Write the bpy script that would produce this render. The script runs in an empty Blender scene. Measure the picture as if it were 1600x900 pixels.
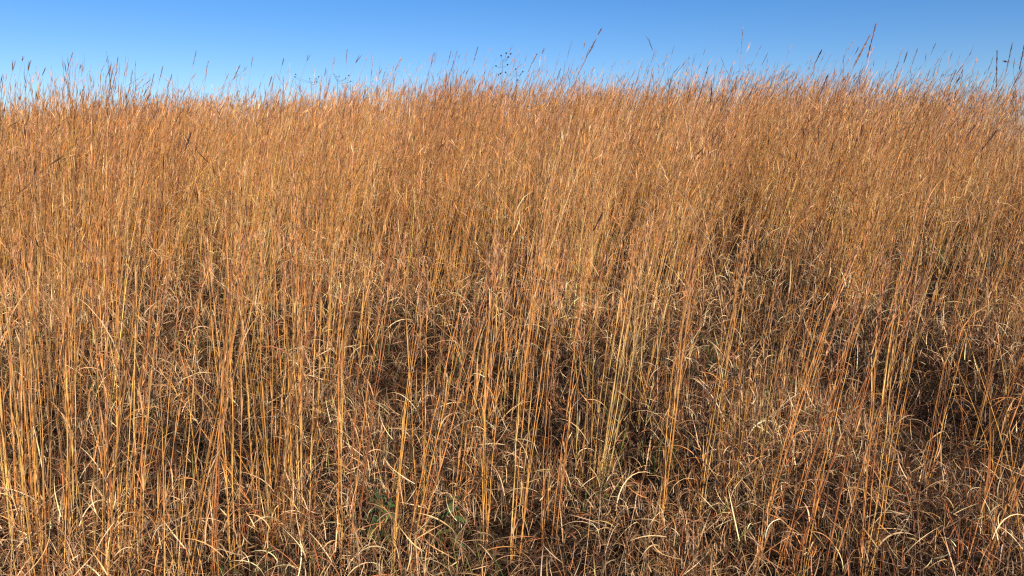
import bpy, math, random
import numpy as np

# ------------------------------------------------------------------ camera, sky, sun, exposure
C = bpy.context.scene
CAM_Z, PITCH, FPX = 1.6, math.radians(10.0), 1209.0
cam_d = bpy.data.cameras.new('camera'); cam = bpy.data.objects.new('camera', cam_d)
C.collection.objects.link(cam); C.camera = cam
cam.location = (0, 0, CAM_Z); cam.rotation_euler = (math.pi/2 - PITCH, 0, 0)
cam_d.sensor_width = 36; cam_d.lens = 36*FPX/1600; cam_d.clip_start = 0.05; cam_d.clip_end = 3000

SUN_EL, SUN_AZ = math.radians(33), math.radians(151)   # azimuth clockwise from +Y: behind the viewer, to the right
w = bpy.data.worlds.new('World'); C.world = w; w.use_nodes = True
nt = w.node_tree; bg = nt.nodes['Background']
sky = nt.nodes.new('ShaderNodeTexSky'); sky.sky_type = 'NISHITA'; sky.sun_disc = False
sky.sun_elevation = SUN_EL; sky.sun_rotation = SUN_AZ
sky.altitude = 300; sky.air_density = 1.0; sky.dust_density = 0.0; sky.ozone_density = 3.5
hs = nt.nodes.new('ShaderNodeHueSaturation'); hs.inputs['Saturation'].default_value = 1.3
nt.links.new(sky.outputs[0], hs.inputs['Color']); vt = nt.nodes.new('ShaderNodeVectorMath'); vt.operation = 'MULTIPLY'; vt.inputs[1].default_value = (0.87, 0.96, 1.2)
nt.links.new(hs.outputs[0], vt.inputs[0]); nt.links.new(vt.outputs[0], bg.inputs[0])
bg.inputs[1].default_value = 0.061
sd = bpy.data.lights.new('sun', 'SUN'); sd.energy = 5.0; sd.angle = math.radians(0.5); sd.color = (1, 0.855, 0.65)
sun = bpy.data.objects.new('sun', sd); C.collection.objects.link(sun)
from mathutils import Vector
sdir = Vector((math.sin(SUN_AZ)*math.cos(SUN_EL), math.cos(SUN_AZ)*math.cos(SUN_EL), math.sin(SUN_EL)))
sun.rotation_euler = sdir.to_track_quat('Z', 'Y').to_euler()
sun.location = sdir*50
vs = C.view_settings; vs.view_transform = 'Standard'; vs.look = 'None'; vs.exposure = 0.70; vs.gamma = 1.0; vs.use_curve_mapping = False
C.render.engine = 'CYCLES'
C.cycles.use_denoising = False
C.cycles.max_bounces = 5; C.cycles.diffuse_bounces = 2; C.cycles.glossy_bounces = 2; C.cycles.transmission_bounces = 3; C.cycles.transparent_max_bounces = 4
C.cycles.pixel_filter_type = 'BLACKMAN_HARRIS'; C.cycles.filter_width = 1.25
C.cycles.use_adaptive_sampling = False

rng = np.random.default_rng(11)
random.seed(5)
U = lambda a, b, n=None: rng.uniform(a, b, n)
N_ = lambda m, s, n=None: rng.normal(m, s, n)

# ------------------------------------------------------------------ terrain
_ys = np.arange(-60, 400, 0.25)
_sl = np.interp(_ys, [-60, -3, 0, 6.5, 12.5, 20, 400], [0.0, 0.0, 0.12, 0.125, 0.0, -0.16, -0.10])
_z = np.concatenate([[0], np.cumsum(_sl[:-1]*0.25)]); _z -= np.interp(0, _ys, _z)
def zg(x, y):
    x = np.asarray(x, float); y = np.asarray(y, float)
    z = np.interp(y, _ys, _z)
    k = np.clip(y/12.0, 0, 1.4)
    xs = np.clip(x, -30, 30)
    z = z - k*np.where(xs < 1.8, 0.62, 1.2)*np.abs((xs-1.8)/9.0)**1.8
    z = z + 0.035*np.sin(x*0.9+1.0)*np.cos(y*0.7+0.4)*np.clip(y/4, 0, 1) + 0.015*np.sin(x*2.7+y*1.9)
    return z

# pixel of the 1600 x 900 photograph -> ray; used to read off where a stalk stands on the hill
cp, sp = math.cos(PITCH), math.sin(PITCH)
def ray(px, py):
    u, v = (px-800)/FPX, (450-py)/FPX
    return np.array([u, cp + v*sp, -sp + v*cp])
def at_depth(px, py, d):
    r = ray(px, py); t = d/r[1]
    return np.array([0, 0, CAM_Z]) + r*t
def on_ground(px, py, dmax=14):
    r = ray(px, py)
    for t in np.arange(0.8, dmax, 0.01):
        p = r*t
        if CAM_Z + p[2] < zg(p[0], p[1]): return np.array([p[0], p[1], float(zg(p[0], p[1]))])
    return np.array([r[0]*5, 5, float(zg(r[0]*5, 5))])

# ------------------------------------------------------------------ materials
def mat(name, rough=0.6, spec=0.3, transl=0.0, attr=True, base=(.3,.2,.1), nscale=60, namt=0.35):
    m = bpy.data.materials.new(name); m.use_nodes = True
    t = m.node_tree; p = t.nodes['Principled BSDF']; out = t.nodes['Material Output']
    if attr:
        a = t.nodes.new('ShaderNodeAttribute'); a.attribute_name = 'tint'; col = a.outputs['Color']
    else:
        a = t.nodes.new('ShaderNodeRGB'); a.outputs[0].default_value = (*base, 1); col = a.outputs[0]
    tc = t.nodes.new('ShaderNodeTexCoord')
    n = t.nodes.new('ShaderNodeTexNoise'); n.inputs['Scale'].default_value = nscale; n.inputs['Detail'].default_value = 3
    t.links.new(tc.outputs['Object'], n.inputs['Vector'])
    mr = t.nodes.new('ShaderNodeMapRange'); mr.inputs[1].default_value = 0.3; mr.inputs[2].default_value = 0.7
    mr.inputs[3].default_value = 1-namt; mr.inputs[4].default_value = 1+namt*0.6
    t.links.new(n.outputs[0], mr.inputs[0])
    vm = t.nodes.new('ShaderNodeVectorMath'); vm.operation = 'SCALE'
    t.links.new(col, vm.inputs[0]); t.links.new(mr.outputs[0], vm.inputs['Scale'])
    t.links.new(vm.outputs[0], p.inputs['Base Color'])
    p.inputs['Roughness'].default_value = rough; p.inputs['Specular IOR Level'].default_value = spec
    if transl > 0:
        tr = t.nodes.new('ShaderNodeBsdfTranslucent'); mx = t.nodes.new('ShaderNodeMixShader')
        t.links.new(vm.outputs[0], tr.inputs[0]); mx.inputs[0].default_value = transl
        t.links.new(p.outputs[0], mx.inputs[1]); t.links.new(tr.outputs[0], mx.inputs[2])
        t.links.new(mx.outputs[0], out.inputs[0])
    return m
M_STEM = mat('dry_stem', 0.5, 0.22, 0.0, nscale=22, namt=0.5)
M_LEAF = mat('dry_leaf', 0.45, 0.3, 0.10, nscale=70, namt=0.35)
M_SEED = mat('seed_head', 0.8, 0.1, 0.15, nscale=120, namt=0.45)
M_GREEN = mat('green_leaf', 0.45, 0.4, 0.3, nscale=50, namt=0.3)
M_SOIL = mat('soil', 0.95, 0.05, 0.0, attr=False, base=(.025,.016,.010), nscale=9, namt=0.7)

# ------------------------------------------------------------------ mesh builders (numpy)
class MB:
    def __init__(s): s.v=[]; s.f=[]; s.c=[]; s.m=[]; s.n=0
    def add(s, verts, quads, cols, mi):
        s.v.append(verts.reshape(-1,3)); s.f.append(quads.reshape(-1,4)+s.n); s.c.append(cols.reshape(-1,3))
        s.m.append(np.full(len(quads.reshape(-1,4)), mi, np.int32)); s.n += len(s.v[-1])
    def build(s, name, mats, parent=None, loc=None):
        v = np.concatenate(s.v).astype(np.float32); f = np.concatenate(s.f).astype(np.int32)
        c = np.concatenate(s.c); mi = np.concatenate(s.m)
        if loc is not None: v = v - np.asarray(loc, np.float32)
        me = bpy.data.meshes.new(name)
        me.vertices.add(len(v)); me.vertices.foreach_set('co', v.ravel())
        me.loops.add(f.size); me.loops.foreach_set('vertex_index', f.ravel())
        me.polygons.add(len(f)); me.polygons.foreach_set('loop_start', np.arange(0, f.size, 4, dtype=np.int32))
        me.polygons.foreach_set('material_index', mi)
        me.polygons.foreach_set('use_smooth', np.ones(len(f), bool))
        at = me.attributes.new('tint', 'FLOAT_COLOR', 'POINT')
        cc = np.ones((len(v), 4), np.float32); cc[:, :3] = np.clip(c, 0.004, 0.9); at.data.foreach_set('color', cc.ravel())
        for m in mats: me.materials.append(m)
        me.update(calc_edges=True); me.validate()
        o = bpy.data.objects.new(name, me); C.collection.objects.link(o)
        if parent is not None: o.parent = parent
        elif loc is not None: o.location = loc
        return o

def tubes(mb, P, R, col, mi=0, sides=3):
    """P (N,S,3) centre lines, R (N,S) radii, col (N,S,3)"""
    N, S, _ = P.shape
    T = np.gradient(P, axis=1); T /= np.linalg.norm(T, axis=2, keepdims=True)+1e-9
    ref = np.zeros_like(T); ref[..., 0] = 1.0
    big = np.abs(T[..., 0:1]) > 0.9
    ref = np.where(big, np.array([0, 1.0, 0]), ref)
    A = np.cross(T, ref); A /= np.linalg.norm(A, axis=2, keepdims=True)+1e-9
    B = np.cross(T, A)
    a = np.arange(sides)*2*math.pi/sides + 0.5
    V = P[:, :, None, :] + R[:, :, None, None]*(np.cos(a)[None, None, :, None]*A[:, :, None, :] + np.sin(a)[None, None, :, None]*B[:, :, None, :])
    idx = np.arange(N*S*sides).reshape(N, S, sides)
    q = np.stack([idx[:, :-1], np.roll(idx, -1, 2)[:, :-1], np.roll(idx, -1, 2)[:, 1:], idx[:, 1:]], -1)
    mb.add(V, q, np.repeat(col[:, :, None, :], sides, 2), mi)

def ribbons(mb, P, W, side, col, mi=0, fold=0.0):
    """P (N,S,3), W (N,S) half widths, side (N,S,3) unit"""
    N, S, _ = P.shape
    if fold > 0:
        T = np.gradient(P, axis=1); T /= np.linalg.norm(T, axis=2, keepdims=True)+1e-9
        nrm = np.cross(T, side)
        V = np.stack([P - side*W[..., None], P - nrm*(W*fold)[..., None], P + side*W[..., None]], 2); k = 3
    else:
        V = np.stack([P - side*W[..., None], P + side*W[..., None]], 2); k = 2
    idx = np.arange(N*S*k).reshape(N, S, k)
    q = np.stack([idx[:, :-1, :-1], idx[:, :-1, 1:], idx[:, 1:, 1:], idx[:, 1:, :-1]], -1)
    mb.add(V, q, np.repeat(col[:, :, None, :], k, 2), mi)

def palette(cols, probs, n, jit=0.12):
    cols = np.array(cols); i = rng.choice(len(cols), n, p=np.array(probs)/sum(probs))
    c = cols[i]*np.exp(N_(0, jit, (n, 1)))*np.exp(N_(0, jit*0.18, (n, 3)))
    return c
GOLD, ORANGE, RUST, TAN, PALE, GREY = (.67,.345,.082), (.60,.255,.078), (.32,.12,.05), (.50,.295,.135), (.73,.51,.285), (.34,.23,.14)
PINKTAN, DARKB, STRAW, OLIVE, GREEN = (.53,.27,.145), (.10,.055,.042), (.70,.445,.155), (.16,.17,.045), (.055,.105,.03)

def stem_paths(x, y, h, lx, ly, S, bend=0.35):
    n = len(x); t = np.linspace(0, 1, S)[None, :]
    b = U(-0.1, bend, n)[:, None]
    prof = (1-b)*t + b*t**2.4
    P = np.empty((n, S, 3))
    wob = 0.008*np.sin(t*U(3, 9, n)[:, None] + U(0, 6, n)[:, None])*h[:, None]
    wob2 = 0.008*np.sin(t*U(3, 9, n)[:, None] + U(0, 6, n)[:, None])*h[:, None]
    tk = U(.25, .85, n)[:, None]; kk = (rng.random(n) < .16)[:, None]*np.maximum(t-tk, 0)*h[:, None]
    wob = wob*1.5 + kk*N_(0.1, .45, n)[:, None]; wob2 = wob2*1.5 + kk*N_(0, .35, n)[:, None]
    P[..., 0] = x[:, None] + h[:, None]*lx[:, None]*prof + wob*t
    P[..., 1] = y[:, None] + h[:, None]*ly[:, None]*prof + wob2*t
    P[..., 2] = zg(x, y)[:, None] - 0.01 + h[:, None]*t
    return P

def sample_path(P, t):
    """points on each path at parameter t (n,)"""
    S = P.shape[1]; f = np.clip(t, 0, 0.9999)*(S-1); i = f.astype(int); r = (f-i)[:, None]
    k = np.arange(len(P))
    a = P[k, i]; b = P[k, i+1]
    d = b-a; d /= np.linalg.norm(d, axis=1, keepdims=True)+1e-9
    return a*(1-r)+b*r, d

def blades(mb, base, az, th0, curl, L, W, col, S=7, mi=1, fold=0.5, twist=1.5, azdrift=0.8, tipcol=None):
    """curved dry blades: start tilted th0 from the vertical and curl by 'curl' radians along the length"""
    n = len(L); t = np.linspace(0, 1, S)[None, :]
    th = th0[:, None] + curl[:, None]*t**1.3
    a = az[:, None] + N_(0, azdrift, n)[:, None]*t
    d = np.stack([np.sin(th)*np.cos(a), np.sin(th)*np.sin(a), np.cos(th)], -1)
    step = (L/(S-1))[:, None, None]*d
    P = base[:, None, :] + np.concatenate([np.zeros((n, 1, 3)), np.cumsum(step[:, :-1], 1)], 1)
    sd_ = np.stack([-np.sin(a), np.cos(a), np.zeros_like(a)], -1)
    up = np.cross(d, sd_)
    tw = U(-0.6, 0.6, n)[:, None] + N_(0, twist, n)[:, None]*t
    side = np.cos(tw)[..., None]*sd_ + np.sin(tw)[..., None]*up
    prof = np.minimum(1, 0.55+2.2*t)*np.clip(1-t, 0, 1)**0.55 + 0.03
    cc = np.repeat(col[:, None, :], S, 1)
    if tipcol is not None:
        cc = cc*(1-t[..., None]**1.5*0.5) + np.asarray(tipcol)*t[..., None]**1.5*0.5
    # keep blades above the soil
    P[..., 2] = np.maximum(P[..., 2], zg(P[..., 0], P[..., 1])+0.004)
    ribbons(mb, P, W[:, None]*prof, side, cc, mi, fold)

def spikelets(mb, P0, D, L, W, col, mi=2):
    """short straight pointed slivers"""
    n = len(P0); t = np.array([0, .45, 1.0])[None, :]
    P = P0[:, None, :] + (L[:, None]*t)[..., None]*D[:, None, :]
    s = np.cross(D, N_(0, 1, (n, 3))); s /= np.linalg.norm(s, axis=1, keepdims=True)+1e-9
    Wd = W[:, None]*np.array([0.5, 1.0, 0.08])[None, :]
    ribbons(mb, P, Wd, np.repeat(s[:, None, :], 3, 1), np.repeat(col[:, None, :], 3, 1), mi)

def heads(mb, P, tstart, nper, col, ang=0.22, L=(.02,.055), W=(.0007,.0016), mi=2):
    """fuzzy seed head round the upper part of each path"""
    n = len(P)*nper; k = np.repeat(np.arange(len(P)), nper)
    t = tstart + (1-tstart)*rng.random(n)**0.8
    p, d = sample_path(P[k], t)
    r = N_(0, ang, (n, 3)); D = d + r; D /= np.linalg.norm(D, axis=1, keepdims=True)
    spikelets(mb, p, D, U(*L, n), U(*W, n), col[k]*np.exp(N_(-.03, .36, (n, 1))), mi)

# smooth value noise for patchiness
def noise2(x, y, s, seed):
    r = np.random.default_rng(seed); g = r.random((64, 64))
    X = (x/s) % 63; Y = (y/s) % 63
    i, j = np.floor(X).astype(int), np.floor(Y).astype(int); fx, fy = X-i, Y-j
    fx, fy = fx*fx*(3-2*fx), fy*fy*(3-2*fy)
    return (g[i, j]*(1-fx)*(1-fy)+g[(i+1) % 64, j]*fx*(1-fy)+g[i, (j+1) % 64]*(1-fx)*fy+g[(i+1) % 64, (j+1) % 64]*fx*fy)

def scatter(density, y0, y1, fan=0.80, side=1.6):
    area = 0; pts = []
    ymid = np.arange(y0, y1, 0.5)
    for a in ymid:
        b = min(a+0.5, y1); hw = fan*max(b, 0)+side
        m = density*(b-a)*2*hw
        m = rng.poisson(m)
        pts.append(np.stack([U(-hw, hw, m), U(a, b, m)], 1))
    return np.concatenate(pts)

# ------------------------------------------------------------------ ground
def make_ground():
    xs = np.concatenate([[-900, -300, -100, -50], np.linspace(-24, 24, 121), [50, 100, 300, 900]])
    yy = np.concatenate([[-400, -120, -50, -20], np.linspace(-6, 24, 121), [40, 80, 160, 390]])
    X, Y = np.meshgrid(xs, yy); Z = zg(X, Y)
    m = MB(); idx = np.arange(X.size).reshape(X.shape)
    q = np.stack([idx[:-1, :-1], idx[:-1, 1:], idx[1:, 1:], idx[1:, :-1]], -1)
    m.add(np.stack([X, Y, Z], -1), q, np.ones((X.size, 3)), 0)
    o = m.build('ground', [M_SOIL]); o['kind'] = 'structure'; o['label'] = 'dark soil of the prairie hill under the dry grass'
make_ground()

# places where the grass opens into dark hollows (read off the photograph, standing on the hill)
HOLLOWS = [(on_ground(*p)[:2], rr) for p, rr in [((270,500),.35),((385,760),.28),((625,660),.33),((430,590),.28),((690,490),.3),((1570,460),.6),
    ((1450,740),.30),((1180,560),.3),((1000,800),.2),((60,760),.2),((300,770),.2),((860,760),.2),((270,580),.28),((410,640),.25),((330,520),.25),((600,600),.25),((740,690),.2),((150,700),.22),((330,600),.3),((560,560),.2)]]
HOLLOWS += [(np.array([3.1, 5.0]), .6), (np.array([2.6, 4.5]), .35)]
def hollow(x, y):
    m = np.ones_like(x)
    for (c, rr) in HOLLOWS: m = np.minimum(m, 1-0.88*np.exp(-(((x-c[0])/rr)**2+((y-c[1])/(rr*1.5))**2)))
    return m

# how thick the tall stalks stand, by place
def tall_density(x, y):
    u = x/np.maximum(y, 0.5)
    near = np.interp(y, [1.0, 2.6, 3.5, 4.3, 7.5, 14], [0.14, 0.36, 0.68, 1.0, 1.1, 1.1])
    right = 1 - 0.6*np.clip((u-0.15)/0.25, 0, 1)*np.clip((6.5-y)/2.5, 0, 1)
    mid = 1 + 0.5*np.clip(1-np.abs(u-0.05)/0.25, 0, 1)*np.clip(1-np.abs(y-4.5)/1.5, 0, 1)
    left = 1 + 0.7*np.clip((-u-0.35)/0.2, 0, 1)
    n = noise2(x+40, y+40, 0.55, 3)
    pat = np.clip((n-0.28)*2.4, 0.05, 1.4)
    pat = np.where(y > 6.5, 0.6+0.4*pat, np.where(y > 4.6, 0.4+0.6*pat, pat))
    return near*right*left*mid*pat*(0.08+0.92*hollow(x, y))

# ------------------------------------------------------------------ tall grass, uncountable
def tall_grass():
    mb = MB()
    cl = scatter(34, 1.0, 15.5)                       # bunch centres
    keep = rng.random(len(cl)) < np.clip(tall_density(cl[:, 0], cl[:, 1])/1.6, 0, 1)
    cl = cl[keep & (cl[:, 1] > 1.75)]
    ns = rng.integers(5, 20, len(cl)); k = np.repeat(np.arange(len(cl)), ns); n = len(k)
    off = N_(0, 0.035, (n, 2)); x, y = cl[k, 0]+off[:, 0], cl[k, 1]+off[:, 1]
    clh = N_(0, 0.06, len(cl)); clx = N_(0.12, 0.05, len(cl)) + 0.15*np.clip((cl[:,1]-2.5)/4.5, 0, 1) + 0.06*np.clip((cl[:,0]+1)/6, -1, 1); cly = N_(0.0, 0.05, len(cl))
    patch = (noise2(x+40, y+40, 1.7, 9)-0.5)*0.22
    h = 1.27 + clh[k]*.8 + patch + N_(0, 1, n)*np.interp(y, [4, 8], [.10, .06]) - 0.06*np.clip((4-y)/2, 0, 1)
    tall = rng.random(n) < 0.03; h = np.where(tall, h+U(0.08, 0.4, n), h)
    h = np.clip(h, 0.55, np.where(y > 6, 1.65, np.interp(y, [2.5, 6], [1.38, 1.7])))
    lx = clx[k] + off[:, 0]*1.6 + N_(0, 0.045, n); ly = cly[k] + off[:, 1]*1.6 + N_(0, 0.05, n)
    wild = rng.random(n) < 0.06; lx = np.where(wild, N_(0, 0.4, n), lx); h = np.where(wild, h*U(.45, .95, n), h)
    S = 7; P = stem_paths(x, y, h, lx, ly, S)
    t = np.linspace(0, 1, S)[None, :]
    r0 = U(0.0011, 0.0019, n)
    r0 = np.where(rng.random(n) < .35, r0*.7, r0)
    far = np.clip((y-5)/6, 0, 1); r0 = r0*(1+0.35*far)
    R = r0[:, None]*(1.05-0.75*t)
    cb = palette([GOLD, ORANGE, RUST, TAN, STRAW, (.15,.075,.035)], [.30, .26, .14, .13, .12, .05], n, .24)
    ct = palette([ORANGE, PINKTAN, RUST, TAN, GOLD, STRAW, (.15,.075,.04)], [.26, .27, .12, .13, .11, .08, .03], n, .24)
    bt = np.exp(N_(0, 0.26, (len(cl), 1))+N_(0, 0.025, (len(cl), 3)))[k]; pn = noise2(x+47, y+43, 1.1, 77)[:, None]; pm = noise2(x+45, y+44, 2.3, 81)[:, None]   # patches of russet and of straw plants
    bt = bt*(1-.20*np.clip((pn-.5)*3, 0, 1)*np.array([1, 1.18, 1.25])+.12*np.clip((.5-pn)*3, 0, 1)*np.array([.8, 1.3, 1.7]))
    bt = bt*(1-.12*np.clip((pm-.5)*3, 0, 1)); cb *= bt; ct *= bt
    mixk = np.clip((t-0.3)*1.8, 0, 1)[..., None]
    col = cb[:, None, :]*(1-mixk) + ct[:, None, :]*mixk
    tubes(mb, P, R, col, 0, 3)
    print('tall stems', n)
    # seed heads and side racemes on the upper third
    hc = palette([PINKTAN, TAN, (.30,.15,.09), DARKB, ORANGE], [.36, .22, .16, .03, .25], n)*bt
    nearm = y < 4.5
    heads(mb, P[~nearm], 0.55, 6, hc[~nearm], L=(.035, .11), W=(.0012, .0022), ang=0.11)
    heads(mb, P[nearm], 0.62, 8, hc[nearm], ang=0.2)
    # dense fingers right at the tip
    heads(mb, P, 0.93, 3, hc*0.92, L=(.02, .06), W=(.001, .0022), ang=0.12)
    # sheaths standing away from the nodes of the nearer stems
    for rep in range(3):
        idx = np.where((y < 6) & (rng.random(n) < .7))[0]; q = len(idx)
        p, d = sample_path(P[idx], U(0.03, 0.7, q))
        blades(mb, p, np.arctan2(d[:, 1], d[:, 0])+N_(0, 1.2, q), U(.03, .28, q), U(-.1, .5, q), U(.06, .2, q), U(.0010, .0022, q),
               palette([TAN, STRAW, ORANGE, PALE, RUST], [.3, .2, .25, .1, .15], q), S=4, mi=1, fold=.6, twist=.6)
    # dried leaves clinging to the stems
    for rep in range(3):
        m_ = rng.random(n) < 0.75; idx = np.where(m_)[0]
        p, d = sample_path(P[idx], U(0.08, 0.75, len(idx))); q = len(idx)
        lc = palette([TAN, PALE, ORANGE, RUST, GREY], [.34, .14, .26, .16, .1], q)
        L = U(.07, .24, q); W = U(.0010, .0024, q)
        az = np.where(rng.random(q) < .55, N_(0.1, 0.9, q), U(0, 6.28, q))
        blades(mb, p, az, U(.1, .8, q), U(-.2, 2.3, q), L, W, lc, S=5, mi=1, fold=0)
    o = mb.build('tall_grass', [M_STEM, M_LEAF, M_SEED]); o['kind'] = 'stuff'
    o['label'] = 'dense mass of tall golden and russet dry prairie grass covering the hill'; o['category'] = 'grass'
tall_grass()

# ------------------------------------------------------------------ low curled grass under it
def low_grass():
    mb = MB()
    # long arching blades in tufts
    def layer(dens, y0, y1, L, W, th, curl, zmax, S, fold, cols, probs, tuft=0.05, per=10, even=0.15):
        c = scatter(dens/per, y0, y1, fan=0.8, side=1.0)
        k = np.repeat(np.arange(len(c)), per); n = len(k)
        off = N_(0, tuft, (n, 2)); x, y = c[k, 0]+off[:, 0], c[k, 1]+off[:, 1]
        nn = noise2(x+40, y+40, 0.45, 21)
        kp = rng.random(n) < np.maximum(np.clip(0.05+1.4*nn, 0.2, 1)*(0.4+0.6*hollow(x, y)), even); x, y, off = x[kp], y[kp], off[kp]; n = len(x)
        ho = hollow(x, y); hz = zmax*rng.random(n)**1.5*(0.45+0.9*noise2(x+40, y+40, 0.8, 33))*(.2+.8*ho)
        base = np.stack([x, y, zg(x, y)+hz], 1)
        az = np.arctan2(off[kp[:0].size:][:, 1], off[:, 0]) + N_(0, 1.0, n)
        col = palette(cols, probs, n, 0.28)
        old_shade = np.clip(1-hz/(0.5*zmax), 0, 1)[:, None]*rng.random((n, 1)); col = col*(1-old_shade)+old_shade*col*np.array([.24,.19,.16])   # lowest blades darkened: weathered thatch plus understory shade put into their colour
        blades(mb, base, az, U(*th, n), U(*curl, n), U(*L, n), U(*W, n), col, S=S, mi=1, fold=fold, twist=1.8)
        return n
    A = ([PALE, TAN, ORANGE, RUST, GREY, OLIVE], [.32, .30, .04, .21, .10, .03])
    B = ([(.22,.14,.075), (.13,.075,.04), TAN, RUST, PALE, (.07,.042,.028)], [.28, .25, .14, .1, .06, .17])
    t = 0
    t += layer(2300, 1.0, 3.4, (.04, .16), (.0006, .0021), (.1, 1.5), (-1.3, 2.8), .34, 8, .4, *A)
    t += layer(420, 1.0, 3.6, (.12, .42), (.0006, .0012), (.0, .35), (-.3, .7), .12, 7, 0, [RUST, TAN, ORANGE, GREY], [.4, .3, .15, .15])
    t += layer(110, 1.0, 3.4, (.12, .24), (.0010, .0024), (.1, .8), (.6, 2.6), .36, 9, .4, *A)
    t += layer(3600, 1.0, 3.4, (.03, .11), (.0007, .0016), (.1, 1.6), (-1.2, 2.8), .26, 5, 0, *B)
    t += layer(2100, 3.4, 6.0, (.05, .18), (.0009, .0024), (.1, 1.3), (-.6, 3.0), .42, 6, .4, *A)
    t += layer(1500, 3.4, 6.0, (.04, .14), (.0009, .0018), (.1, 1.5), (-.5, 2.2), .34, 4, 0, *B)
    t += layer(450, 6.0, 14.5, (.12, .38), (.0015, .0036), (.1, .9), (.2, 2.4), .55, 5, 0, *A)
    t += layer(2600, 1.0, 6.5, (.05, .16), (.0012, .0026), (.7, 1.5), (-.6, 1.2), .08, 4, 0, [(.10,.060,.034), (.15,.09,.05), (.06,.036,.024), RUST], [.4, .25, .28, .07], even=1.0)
    print('low blades', t)
    o = mb.build('low_grass', [M_STEM, M_LEAF, M_SEED]); o['kind'] = 'stuff'
    o['label'] = 'tangle of short curled pale and brown dry grass blades beneath the tall stalks'; o['category'] = 'undergrowth'
    g = MB()
    c = scatter(2.2, 1.5, 7.0); n1 = len(c); per = 14; k = np.repeat(np.arange(n1), per); n = len(k)
    x = c[k, 0]+N_(0, .06, n); y = c[k, 1]+N_(0, .06, n)
    base = np.stack([x, y, zg(x, y)+U(0, .1, n)], 1)
    blades(g, base, U(0, 6.28, n), U(0, .6, n), U(0, 1.3, n), U(.08, .26, n), U(.0012, .0028, n), palette([OLIVE, GREEN, (.22,.24,.06)], [.4, .35, .25], n), S=6, mi=0, fold=.3)
    o = g.build('green_undergrowth', [M_GREEN]); o['kind'] = 'stuff'
    o['label'] = 'sparse green blades still growing low among the dry grass'; o['category'] = 'undergrowth'
low_grass()

# ------------------------------------------------------------------ single things
def thing(name, label, cat, loc, group=None):
    o = bpy.data.objects.new(name, None); C.collection.objects.link(o); o.location = loc
    o.empty_display_size = 0.1
    o['label'] = label; o['category'] = cat
    if group: o['group'] = group
    return o

def curve_through(b, m, tp, S):
    """quadratic curve from b to tp passing near m"""
    t = np.linspace(0, 1, S)[:, None]
    c = 2*m - (b+tp)/2
    return ((1-t)**2*b + 2*t*(1-t)*c + t**2*tp)[None]

def add_head(parent, origin, path, col, length, kind='plume', n=60, w=1.0):
    """seed head over the last 'length' metres of the path"""
    mb = MB(); seg = np.linalg.norm(np.diff(path[0], axis=0), axis=1).sum(); ts = max(0.0, 1-length/seg)
    c = palette([col], [1], 1, 0.02)
    if kind == 'fingers':
        tip, d = sample_path(path, np.array([ts]))
        for a in range(random.choice([3, 3, 4])):
            D = d[0] + N_(0, 0.13, 3); D /= np.linalg.norm(D); L = length*U(.75, 1.05)
            pp = (tip[0] + D*L*np.linspace(0, 1, 6)[:, None])[None]
            tubes(mb, pp, np.array([[.0010, .0019, .0021, .0018, .0013, .0004]])*w, np.repeat(c[:, None], 6, 1), 0, 4)
            heads(mb, pp, 0.05, n//3, c, ang=.16, L=(.006, .012), W=(.0006*w, .0012*w), mi=0)
    else:
        heads(mb, path, ts, n, c, ang=.10, L=(.012, .035), W=(.0010*w, .0020*w), mi=0)
        heads(mb, path, ts+(1-ts)*.15, n//2, c*1.2, ang=.22, L=(.01, .03), W=(.0008*w, .0014*w), mi=0)
    return mb.build('seed_head', [M_SEED], parent, origin)

def add_leaf(parent, origin, p, az, th0, curl, L, W, col):
    mb = MB(); f = lambda v: np.array([v])
    blades(mb, np.array([p]), f(az), f(th0), f(curl), f(L), f(W), np.array([col])*np.exp(N_(0, .12)), S=10, mi=0, fold=.5)
    return mb.build('leaf', [M_LEAF], parent, origin)

SKYG = 'tall seed stalks standing out against the sky'
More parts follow.
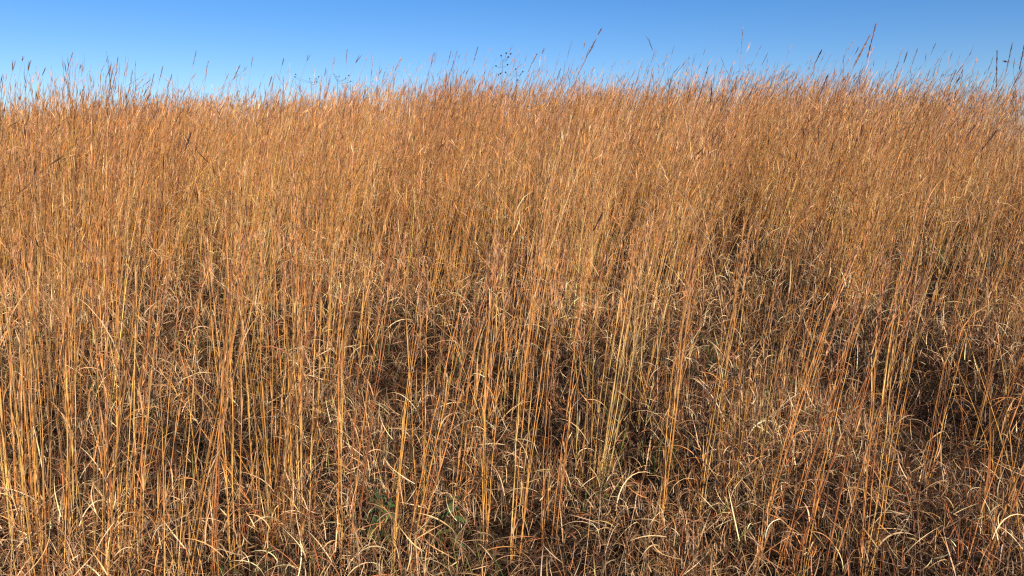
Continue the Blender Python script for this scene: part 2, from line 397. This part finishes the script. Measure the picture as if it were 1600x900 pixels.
# tip (px,py), lower point on the same stalk, distance, head length m, kind, width factor, colours, label
HD, HR, HP, HB = (.075,.04,.04), (.22,.10,.08), (.40,.27,.21), (.13,.07,.06)
SKY = [
 (1368,40,1355,86,6.0,.24,'plume',2.6,HR,'tallest stalk of all, thick brown plume tapering to a point high right in the sky'),
 (1358,58,1318,128,5.6,.22,'plume',2.4,(.34,.19,.12),'stout tan stalk leaning strongly right just left of the tallest plume'),
 (1352,70,1322,126,5.9,.16,'plume',1.9,(.30,.17,.12),'tan stalk pressed against the stout leaning stalk beneath the tallest plume'),
 (1283,80,1262,118,7.5,.17,'plume',2.8,HD,'stalk with short thick blackish head alone above the skyline right of centre'),
 (1334,64,1302,112,8.5,.12,'plume',1.2,HP,'pale pink thin stalk leaning right of the thick blackish head'),
 (1342,73,1318,118,8.0,.08,'fingers',1.6,HD,'thin stalk ending in a small dark head beside the stout tan stalk'),
 (1419,82,1398,130,7.4,.10,'fingers',2.4,HD,'stalk with a small black head like a match right of the tallest plume'),
 (1404,98,1388,132,8.2,.14,'plume',1.3,HR,'reddish stalk just left of the match-like black head'),
 (1433,78,1416,124,8.4,.16,'plume',1.2,HR,'slender rose-brown stalk just right of the match-like black head'),
 (1461,70,1444,104,8.2,.12,'plume',1.0,HB,'thin tall stalk with a kinked top above the right shoulder of the hill'),
 (1471,92,1456,132,8.8,.16,'plume',1.0,HP,'whitish stalk sparkling between darker ones on the right shoulder'),
 (1493,112,1478,146,8.4,.12,'plume',1.4,HB,'short dark-tipped stalk on the descending right shoulder'),
 (1558,82,1554,156,5.2,.26,'plume',2.0,(.20,.11,.10),'upright reddish black spike standing nearly straight at the right edge'),
 (1581,72,1564,138,5.4,.20,'plume',1.3,HB,'thin dark stalk just right of the upright spike, bead-like top'),
 (1600,74,1588,124,5.4,.16,'plume',1.6,HB,'dark stalk cut by the right edge of the picture'),
 (1595,110,1572,152,6.0,.18,'plume',1.3,HB,'dark stalk leaning below the broken sideways stem at right edge'),
 (1551,92,1528,150,7.2,.14,'plume',.8,HB,'hair-thin grey stalk left of the upright spike'),
 (938,48,905,104,6.4,.05,'plume',1.3,HB,'long straight stalk slanting far above the centre of the skyline'),
 (930,64,900,118,6.5,.18,'plume',1.7,HB,'thick-headed stalk running alongside the long straight slanting one at centre'),
 (914,63,900,150,7.0,.06,'fingers',1.4,HP,'faint stalk with one tiny tuft left of the long slanting stalk'),
 (1161,44,1156,94,6.4,.24,'plume',1.1,(.36,.30,.26),'very tall pale feathery stalk standing alone between centre and right plumes'),
 (1198,86,1180,120,8.2,.12,'plume',1.0,HB,'thin stalk just right of the lone pale feathery stalk'),
 (838,86,816,130,7.6,.18,'plume',1.7,HB,'dark bent-topped stalk just right of the round-headed weeds'),
 (850,74,838,112,8.6,.07,'fingers',1.3,HB,'thin stalk with a tiny head above the round-headed weeds'),
 (875,110,864,136,8.8,.12,'plume',1.3,HB,'small dark stalk between the round-headed weeds and the long slanting stalk'),
 (746,76,734,116,7.8,.16,'plume',1.4,HB,'dark stalk left of the round-headed weeds, taller than its neighbours'),
 (730,82,718,112,8.6,.14,'plume',.9,HP,'pale thin stalk beside the tallest one left of the weeds'),
 (704,82,694,126,8.0,.14,'plume',1.2,HR,'rose-brown stalk in the thin group left of centre'),
 (709,96,700,130,8.2,.12,'plume',1.5,HB,'dark shorter stalk in the thin group left of centre'),
 (677,86,668,124,8.0,.13,'plume',1.2,HR,'leftmost stalk of the thin group left of centre'),
 (596,106,584,134,8.8,.08,'fingers',1.5,HB,'low dark-tipped stalk in the gap left of centre'),
 (562,84,540,134,7.6,.09,'fingers',2.0,HB,'two-tiered stalk leaning right at the left third of the skyline'),
 (542,80,540,132,7.4,.12,'plume',.9,HR,'straight upright bare stalk beside the two-tiered leaning one'),
 (484,84,468,126,8.4,.08,'fingers',1.3,HB,'tall faint stalk with a small hook above the tiny round weeds at left'),
 (510,106,504,132,8.6,.09,'fingers',1.5,HB,'forked dark stalk between the two groups of tiny round weeds'),
 (444,90,430,146,6.8,.07,'fingers',1.2,HD,'dark wiry stalk rising straight by itself at left of centre'),
 (424,122,416,146,8.0,.10,'plume',1.8,HB,'short dark-headed stalk at the foot of the wiry one'),
 (374,104,360,132,8.2,.14,'plume',1.6,HB,'dark-tipped stalk at the end of the left hand group'),
 (306,82,298,120,8.2,.16,'plume',1.1,HB,'tallest stalk above the left quarter of the field'),
 (325,98,318,132,8.6,.12,'plume',1.3,HR,'reddish stalk right of the tallest one in the left quarter'),
 (254,106,246,140,7.8,.14,'plume',1.7,HR,'thick rusty plume in a row of three at left'),
 (240,118,234,146,7.8,.13,'plume',1.6,HR,'rusty plume first of the row of three at left'),
 (268,118,260,146,8.0,.12,'plume',1.4,HB,'thin brown plume last of the row of three at left'),
 (184,92,178,138,7.6,.14,'plume',1.3,HB,'straight beaded stalk taller than its neighbours far left'),
 (173,104,158,142,7.4,.13,'plume',1.6,HR,'leaning rust stalk just left of the beaded one far left'),
 (113,84,102,122,7.2,.20,'plume',1.5,(.30,.16,.13),'feathery open plume, tallest near the left edge'),
 (125,100,122,140,7.8,.05,'fingers',1.0,HB,'hair-thin stalk right of the open feathery plume'),
 (71,104,58,138,7.6,.09,'fingers',1.8,HB,'stalk with little dark flag left of the open feathery plume'),
 (49,94,36,140,7.2,.10,'fingers',2.2,HB,'dark-headed stalk, third from the left edge'),
 (36,88,28,130,7.8,.05,'fingers',1.3,HB,'wispy stalk, second from the left edge, small upright tip'),
 (24,94,14,136,7.4,.10,'fingers',2.0,HR,'rose-headed stalk nearest the top left corner'),
 (4,116,0,142,7.4,.08,'fingers',1.5,HB,'small dark head cut close by the left edge'),
 (128,138,129,170,6.8,.16,'fingers',2.8,HD,'dark branching antler-like head low on the skyline at left'),
 (1106,106,1084,176,5.6,.34,'plume',2.2,(.16,.08,.06),'long dark stalk crossing from field to sky right of centre'),
 (1112,140,1108,172,6.2,.14,'plume',2.6,HD,'dark tufted head just under the skyline right of centre'),
 (1292,120,1276,160,6.2,.16,'plume',2.0,HB,'dark plume half sunk in the grass below the blackish head'),
 (297,212,288,240,5.2,.11,'plume',2.8,HD,'dark feather-shaped head inside the field at left'),
 (1556,206,1530,232,4.6,.13,'plume',2.2,HD,'dark slanting blade-like head inside the field at far right'),
 (1524,196,1502,199,4.8,.09,'plume',1.6,HB,'dark head lying sideways inside the field at far right'),
 (1517,220,1505,240,5.0,.07,'fingers',3.0,HD,'dark brush-shaped head inside the field below the sideways one'),
 (938,340,922,362,3.4,.07,'plume',2.2,HD,'curved dark head inside the field right of centre'),
 (1098,320,1078,440,3.3,.30,'plume',1.5,(.17,.08,.05),'long dark red stalk running down the field right of centre'),
]
def sky_stalk(spec):
    x1, y1, x2, y2, d, hl, kind, wf, col, label = spec
    tip = at_depth(x1, y1, d); low = at_depth(x2, y2, d)
    sl = (tip[0]-low[0])/max(tip[2]-low[2], .03); sl = float(np.clip(sl, -1.2, 1.2))
    g = float(zg(tip[0]-0.5*sl, d)); H = tip[2]-g
    below = low[2]-g
    bx = low[0]-below*np.clip(sl, -.35, .35)*0.7
    by = d-0.08; base = np.array([bx, by, float(zg(bx, by))-.005])
    t = np.linspace(0, 1, 12)[:, None]
    # straight lower part that bends into the direction seen at the top
    k = (low[2]-base[2])/(tip[2]-base[2])
    k = min(max(k, .5), .95)
    m = low
    ts = np.linspace(0, 1, 12)
    zz = base[2] + (tip[2]-base[2])*ts
    # cubic hermite in height
    dx0 = (low[0]-base[0])/max(k, .1); 
    xx = np.interp(ts, [0, k*.5, k, 1], [base[0], base[0]+(low[0]-base[0])*.42, low[0], tip[0]])
    xx[1:-1] = (xx[:-2]+2*xx[1:-1]+xx[2:])/4
    path = np.stack([xx, by+(d-by)*ts, zz], 1)[None]
    root = thing('seed_stalk', label, 'grass stalk', base, SKYG)
    sc = palette([(.36,.19,.11), (.42,.25,.12), (.30,.15,.09)], [1, 1, 1], 1, .06)
    mb = MB(); R = (np.linspace(.0019, .0008, 12)*(0.7+.25*wf))[None]
    tubes(mb, path, R, np.repeat(sc[:, None], 12, 1), 0, 5)
    mb.build('stem', [M_STEM], root, base)
    add_head(root, base, path, col, hl, kind, n=int(50+16*wf), w=wf*.65)
    for _ in range(2):
        p, dd = sample_path(path, np.array([U(.25, .6)]))
        add_leaf(root, base, p[0], U(-1, 1.2), U(.15, .5), U(.5, 2), U(.14, .26), .0022, random.choice([TAN, ORANGE, PALE]))
    return root
for s in SKY: sky_stalk(s)

# pale bare stalks lying across the mass
PALES = [
 (1066,158,1098,128,4.6,'thin pale bare stem leaning left below the skyline right of centre'),
]
def leaner(tx, ty, bx, by, d, r, col, label, name='bent_stalk', S=10, sag=0.0):
    """a stalk seen from its top pixel to a lower pixel at distance d, carried on down to the soil"""
    tip = at_depth(tx, ty, d+.05); low = at_depth(bx, by, d)
    v = low-tip; sl = v[0]/v[2]
    g = float(zg(low[0], d)); base = low.copy(); base[0] = low[0] + (g-low[2])*sl*.6; base[2] = g-.005; base[1] = d-.03
    base[2] = float(zg(base[0], base[1]))-.005
    path = curve_through(base, low*(.5)+(base*.25+tip*.25), tip, S)
    root = thing(name, label, 'grass stalk', base)
    mb = MB(); R = (np.linspace(1.0, .45, S)*r)[None]
    tubes(mb, path, R, np.repeat(palette([col], [1], 1, .03)[:, None], S, 1), 0, 5)
    mb.build('stem', [M_STEM], root, base)
    p, dd = sample_path(path, np.array([U(.3, .5)]))
    add_leaf(root, base, p[0], U(-1, 1.2), U(.15, .5), U(.5, 2), U(.14, .22), .0025, TAN)
    return root
leaner(945,170,882,300,4.0,.0022,PALE,'long pale straw leaning right in the upper middle of the field')
leaner(1052,114,1072,168,4.4,.0016,PALE,'thin pale bare stem leaning left across the skyline right of centre')
leaner(462,160,432,262,4.2,.0018,STRAW,'pale slanting stalk below the skyline left of centre')
leaner(1490,470,1572,690,2.7,.0015,GOLD,'thin golden stem leaning left across the tangle at far right')
leaner(1478,540,1530,640,2.9,.0014,GOLD,'short thin stem leaning left beside the longer left-leaning one at far right')
leaner(292,600,306,720,2.5,.0022,GOLD,'short snapped golden stem pointing up left in front of the dark hollow')
leaner(905,560,960,690,2.9,.0012,TAN,'thin tan stem leaning left in the middle of the tangle')

# ------------------------------------------------------------------ foreground bunches
# base pixel, top pixel, number of stalks, spread at base m, fan, radius, colour weights, label
CG, CO, CR = [GOLD, ORANGE, STRAW], [ORANGE, GOLD, RUST], [RUST, ORANGE, (.38,.17,.06)]
BUNCH = [
 (28,850,2,380,6,.018,.03,.0021,CG,'bright golden bunch of stalks cut by the left edge of the picture'),
 (62,870,40,420,4,.015,.03,.0018,CO,'upright orange bunch second from the left edge'),
 (126,885,138,440,3,.010,.03,.0019,CG,'sparse golden stalks between the left edge bunch and the forked bunch'),
 (188,895,196,400,7,.014,.07,.0020,CO,'forked bunch opening into a V, orange, lower left'),
 (218,890,250,330,3,.010,.03,.0021,CG,'three golden stalks just right of the V-shaped bunch'),
 (240,900,300,480,2,.008,.03,.0016,CG,'pair of slim stalks slanting right beside the three golden ones'),
 (326,900,362,340,4,.010,.02,.0021,CR,'reddish orange upright bunch left of the dark hollow'),
 (366,890,350,350,4,.010,.04,.0020,CG,'golden bunch crossing the reddish upright bunch'),
 (402,830,388,400,2,.010,.02,.0017,CG,'two slim golden stalks right of the crossing bunches'),
 (436,850,404,380,2,.008,.02,.0016,CG,'pair of stalks leaning slightly left before the central thicket'),
 (474,830,470,340,13,.028,.03,.0018,CG,'thickest bright bunch of many golden stalks left of centre'),
 (530,905,522,370,2,.006,.01,.0020,CO,'lone long pair standing straight just right of the thickest bunch'),
 (546,900,596,420,4,.012,.03,.0018,CR,'loose rusty bunch slanting right behind the green leafy plant'),
 (616,910,664,560,3,.008,.02,.0016,CG,'slim golden stalks slanting right between the two green plants'),
 (636,910,752,440,4,.010,.025,.0024,CO,'heavy orange stalks leaning right between the two green plants'),
 (664,820,664,420,3,.012,.03,.0015,CO,'fine upright stalks behind the heavy leaning ones'),
 (716,800,790,420,8,.030,.06,.0016,CO,'spreading bunch behind the smaller green plant'),
 (752,850,760,420,4,.016,.04,.0016,CG,'fine golden stalks right of the smaller green plant'),
 (804,880,850,420,5,.012,.03,.0019,CG,'yellow golden bunch in the lower middle'),
 (858,860,905,420,5,.020,.04,.0017,CO,'orange bunch right of the yellow golden one in the lower middle'),
 (938,760,1010,350,10,.022,.04,.0019,[STRAW,(.62,.45,.2),GOLD],'pale straw yellow bunch leaning right in the middle of the field'),
 (1030,860,1088,380,5,.014,.03,.0018,CO,'orange bunch right of the pale straw bunch'),
 (1084,830,1150,400,4,.018,.04,.0016,CG,'golden bunch right of the middle, thin and open'),
 (1130,780,1190,420,6,.022,.04,.0016,CO,'open orange bunch by the green patch right of centre'),
 (1176,905,1290,520,4,.010,.02,.0021,CR,'dark rust stalks slanting right, leftmost of the slanting rust bunches'),
 (1222,905,1360,500,6,.016,.03,.0020,CR,'broad rust bunch slanting right in the lower right'),
 (1252,905,1330,560,3,.010,.02,.0018,CG,'golden stalks crossing the broad rust bunch'),
 (1288,905,1400,420,5,.014,.04,.0018,CR,'rust bunch slanting right behind the golden upright bunch'),
 (1352,905,1400,470,7,.014,.04,.0018,CG,'bright golden bunch rising from the lower right tangle'),
 (1440,760,1500,420,4,.018,.04,.0015,CO,'thin orange stalks over the pale tangle at right'),
 (1502,905,1566,700,1,.006,.01,.0030,CO,'single brown stalk just left of the thick crossing stalks at the right edge'),
 (1528,910,1625,640,2,.008,.01,.0034,CR,'thick brown stalks leaning right, crossing at the right edge'),
 (1596,900,1560,600,1,.006,.01,.0022,CG,'single yellow stem leaning left across the thick stalks at the right edge'),
]
def bunch(spec):
    bx, by, tx, ty, ns, spr, fan, r, cols, label = spec
    b0 = on_ground(bx, by); d = b0[1]; top = at_depth(tx, ty, d+.05)
    root = thing('grass_bunch', label, 'grass bunch', b0, 'bunches of stalks standing in the foreground')
    for i in range(ns):
        o = N_(0, 1, 2); o = o/max(1, np.linalg.norm(o)/1.4)
        b = b0 + np.array([o[0]*spr, o[1]*spr, 0]); b[2] = float(zg(b[0], b[1]))-.006
        h = (top[2]-b0[2])*U(.86, 1.16); ex = max(h, .9)   # a stalk keeps its full length above what is singled out
        dirx = (top[0]-b0[0])/(top[2]-b0[2]); h = max(h, U(.85, 1.1))
        tp = np.array([b[0]+dirx*h + o[0]*fan*h + N_(0, .012), b[1]+(.05+o[1]*fan)*h, b[2]+h])
        mid = (b+tp)/2 + np.array([-dirx*.06*h + N_(0, .008), 0, 0])
        S = 12; path = curve_through(b, mid, tp, S)
        path[0, 1:-1, 0] += N_(0, .0016, S-2)
        c = palette(cols, [.5, .3, .2], 1, .10); c2 = palette([ORANGE, PINKTAN, RUST], [.5, .3, .2], 1, .1)
        t = np.linspace(0, 1, S)[None, :, None]; k = np.clip((t-.5)*1.8, 0, 1)
        cc = c[:, None]*(1-k)+c2[:, None]*k
        cc = cc*(1-0.22*(np.arange(S) % 4 == 0))[None, :, None]
        R = (r*U(.8, 1.12)*np.linspace(1.08, .42, S))[None]
        mb = MB(); tubes(mb, path, R, cc, 0, 6)
        for q in range(4):
            p, dd = sample_path(path, np.array([.04+.2*q+U(-.03, .03)])); a1 = lambda v: np.array([v])
            blades(mb, p, a1(math.atan2(dd[0, 1], dd[0, 0])+U(-1, 1)), a1(U(.03, .2)), a1(U(-.1, .35)), a1(U(.07, .16)), a1(r*U(.9, 1.5)),
                   palette([TAN, STRAW, ORANGE, RUST], [.4, .2, .2, .2], 1), S=5, mi=1, fold=.6, twist=.5)
        st = mb.build('stalk', [M_STEM, M_LEAF], root, b0)
        hm = MB(); hc = palette([PINKTAN, (.26,.13,.09)], [.6, .4], 1, .1)
        heads(hm, path, .80, 34, hc, ang=.14, L=(.015, .04), W=(.0008, .0014), mi=0)
        sh = hm.build('seed_head', [M_SEED], None, b0); sh.parent = st; sh.location = (0, 0, 0)
        for q in range(2 if i % 2 else 1):
            p, dd = sample_path(path, np.array([U(.08, .6)]))
            lf = add_leaf(root, b0, p[0], U(0, 6.28), U(.15, .6), U(.6, 2.4), U(.08, .20), U(.0011, .0021), random.choice([PALE, TAN, TAN, ORANGE]))
            lf.parent = st
for s in BUNCH: bunch(s)

# ------------------------------------------------------------------ large curled leaves seen singly in the foreground
# ends on a stalk or in the tangle: root pixel, direction (+ right / - left), length, distance offset
CURL = [
 (140,640,1,.22,'broad pinkish dead blade arching right at lower left'),
 (250,690,1,.20,'pale dead blade bending over beside the V-shaped bunch'),
 (690,700,1,.24,'pale arching blade right of the heavy leaning stalks'),
 (600,520,1,.22,'thin blade arching over the dark hollow in the middle'),
 (955,860,1,.22,'pale arched blade near the bottom, right of the lower middle'),
 (640,850,1,.26,'wide pale blade arching over the bottom between the green plants and the golden bunch'),
 (1370,860,1,.20,'broad curled blade at the bottom of the tangle, lower right'),
 (1545,850,1,.20,'pale bent blade near the lower right corner'),
 (1450,690,1,.18,'looped blade inside the dark hollow at lower right'),
 (750,700,1,.26,'long curved blade crossing the lower middle'),
 (1400,650,1,.22,'wide bright blade slanting in the tangle at right'),
 (480,860,-1,.20,'pale blade arching left at the foot of the thickest bunch'),
]
def curled(px, py, sgn, L, label):
    # the picked pixel is where the blade starts; it stands on a short culm rooted in the soil
    g = on_ground(px, py+60); d = g[1]; p = at_depth(px, py, d)
    root = thing('dead_blade', label, 'grass blade', g)
    hz = max(p[2]-g[2], .05)
    path = curve_through(np.array([p[0]-.03, d, g[2]-.005]), np.array([p[0]-.02, d, g[2]+hz*.5]), p, 6)
    mb = MB(); tubes(mb, path, np.full((1, 6), .0014), np.repeat(palette([TAN], [1], 1)[:, None], 6, 1), 0, 4)
    mb.build('stem', [M_STEM], root, g)
    add_leaf(root, g, p, (0.15 if sgn > 0 else 3.0)+U(-.3, .3), .35+U(-.2, .5), U(1.0, 2.6), L*.85, U(.0022, .0032), PALE)
for c in CURL: curled(*c)

# ------------------------------------------------------------------ weeds with round seed heads
from mathutils import Matrix
def round_weed(stem_px, heads_px, d, label='', r=.0075):
    base_px, top = stem_px
    tp = at_depth(*top, d); bp = at_depth(*base_px, d)
    sl = (tp[0]-bp[0])/max(tp[2]-bp[2], .02)
    bx = bp[0]-.3*sl*(bp[2]-float(zg(bp[0], d))); b = np.array([bx, d, float(zg(bx, d))-.01])
    root = thing('round_headed_weed', label, 'weed', b, 'dead weeds with round seed heads on the skyline')
    path = curve_through(b, bp*.5+(b*.25+tp*.25), tp, 12); mb = MB()
    col = np.array([[.075,.05,.04]])
    tubes(mb, path, np.linspace(.0032, .0014, 12)[None], np.repeat(col[:, None], 12, 1), 0, 5); mb.build('stem', [M_STEM], root, b)
    for (hx, hy) in heads_px:
        e = at_depth(hx, hy, d+U(-.08, .08)); 
        tt = np.clip((e[2]-.10-b[2])/(tp[2]-b[2]), .3, .985)
        s0, _ = sample_path(path, np.array([tt])); s0 = s0[0]
        br = curve_through(s0, (s0+e)/2+np.array([(e[0]-s0[0])*.15, 0, -.01]), e, 6)
        mb = MB(); tubes(mb, br, np.full((1, 6), .0011), np.repeat(col[:, None], 6, 1), 0, 4); bo = mb.build('branch', [M_STEM], root, b)
        # bristly ball
        hb = MB(); n = 70; v = N_(0, 1, (n, 3)); v /= np.linalg.norm(v, axis=1, keepdims=True)
        rr = r*U(.85, 1.2)
        lat = np.linspace(-1.45, 1.45, 6); pl = e + np.stack([np.zeros(6), np.zeros(6), np.sin(lat)*rr*.85], 1)
        tubes(hb, pl[None], (np.cos(lat)*rr*.85)[None], np.repeat(np.array([[.028,.02,.02]])[:, None], 6, 1), 0, 8)
        spikelets(hb, np.repeat(e[None], n, 0)+v*rr*.5, v, np.full(n, rr*.75), np.full(n, .0012), np.full((n, 3), .03)*np.array([1.2, .9, .8]), 0)
        ho = hb.build('round_head', [M_SEED], None, b); ho.parent = bo; ho.location = (0, 0, 0)
round_weed(((782,142),(786,92)), [(791,83),(798,84),(783,87),(794,89),(793,101),(775,103),(782,115),(779,117)], 8.0, 'tallest round-headed weed, upright with eight dark bobbles near the skyline centre')
round_weed(((805,150),(808,112)), [(806,108),(817,112),(809,125),(790,113)], 8.3, 'smaller round-headed weed just right of the tallest one')
round_weed(((488,160),(486,126)), [(462,116),(461,120),(484,123),(494,123),(495,128),(491,128),(498,120)], 8.6, r=.006, label='low spreading round-headed weed at left with specks like dots')
round_weed(((528,160),(527,122)), [(522,116),(525,120),(530,119),(540,122),(545,118),(548,127)], 8.6, r=.006, label='round-headed weed just right of the low spreading one at left')
round_weed(((1588,190),(1588,155)), [(1584,152),(1588,150),(1580,158)], 6.4, 'tiny round-headed weed near the right edge of the skyline', r=.006)

# broken sideways seed head at the right edge
def broken():
    a = at_depth(1571, 96, 5.35); e = at_depth(1597, 102, 5.4)
    low = at_depth(1597, 140, 5.4); b = np.array([low[0]+.02, 5.4, float(zg(low[0]+.02, 5.4))-.01])
    root = thing('broken_stalk', 'snapped stalk whose top lies sideways like a crossbar near the right edge', 'grass stalk', b)
    path = np.concatenate([np.linspace(b, e, 8), np.linspace(e, a, 6)[1:]])[None]
    mb = MB(); S = path.shape[1]; tubes(mb, path, np.linspace(.002, .001, S)[None], np.repeat(np.array([[.3,.17,.11]])[:, None], S, 1), 0, 5); mb.build('stem', [M_STEM], root, b)
    add_head(root, b, path, HB, .12, 'plume', 60, 1.4)
broken()

# ------------------------------------------------------------------ green leafy plants
def leafy(px_top, px_base, width, nl, label, d_px):
    g = on_ground(*d_px); d = g[1]
    tp = at_depth(*px_top, d); H = tp[2]-g[2]
    root = thing('leafy_plant', label, 'leafy plant', g, 'green leafy plants in the foreground')
    path = curve_through(g, (g+tp)/2+np.array([.01, 0, 0]), tp, 10)
    mb = MB(); tubes(mb, path, np.linspace(.0022, .0010, 10)[None], np.repeat(np.array([[.09,.11,.04]])[:, None], 10, 1), 0, 5); mb.build('stem', [M_GREEN], root, g)
    for i in range(nl):
        tt = .25+.75*(i+.5)/nl; p, dd = sample_path(path, np.array([tt])); p = p[0]
        az = i*2.4+U(-.3, .3); L = width*U(.7, 1.15)*(1.05-.35*tt); el = U(-.15, .45)
        D = np.array([math.cos(az)*math.cos(el), math.sin(az)*math.cos(el), math.sin(el)])
        S = 8; t = np.linspace(0, 1, S)[:, None]
        pp = p + D*L*t + np.array([0, 0, -1])*L*.35*t**2
        sd_ = np.array([-math.sin(az), math.cos(az), 0]); roll = U(-.5, .5); up = np.cross(D, sd_)
        side = math.cos(roll)*sd_+math.sin(roll)*up
        wv = L*.17*np.array([.08, .15, .75, 1, .95, .7, .38, .03])
        base = [(.065,.13,.035), (.05,.10,.04), (.10,.17,.045), (.18,.22,.05)][random.choice([0, 0, 1, 1, 2, 3] if i < nl*.35 else [0, 0, 1, 1, 2])]
        mb = MB(); ribbons(mb, pp[None], wv[None], np.repeat(side[None, None], S, 1), np.full((1, S, 3), 1.0)*np.array(base), 0, .35)
        mb.build('leaf', [M_GREEN], root, g)
leafy((588,762),(580,835),.08,32,'green leafy plant with pointed leaves, larger and left of the pair',(584,868))
leafy((706,772),(700,850),.065,18,'smaller green leafy plant with sparse leaves, right of the pair',(702,875))
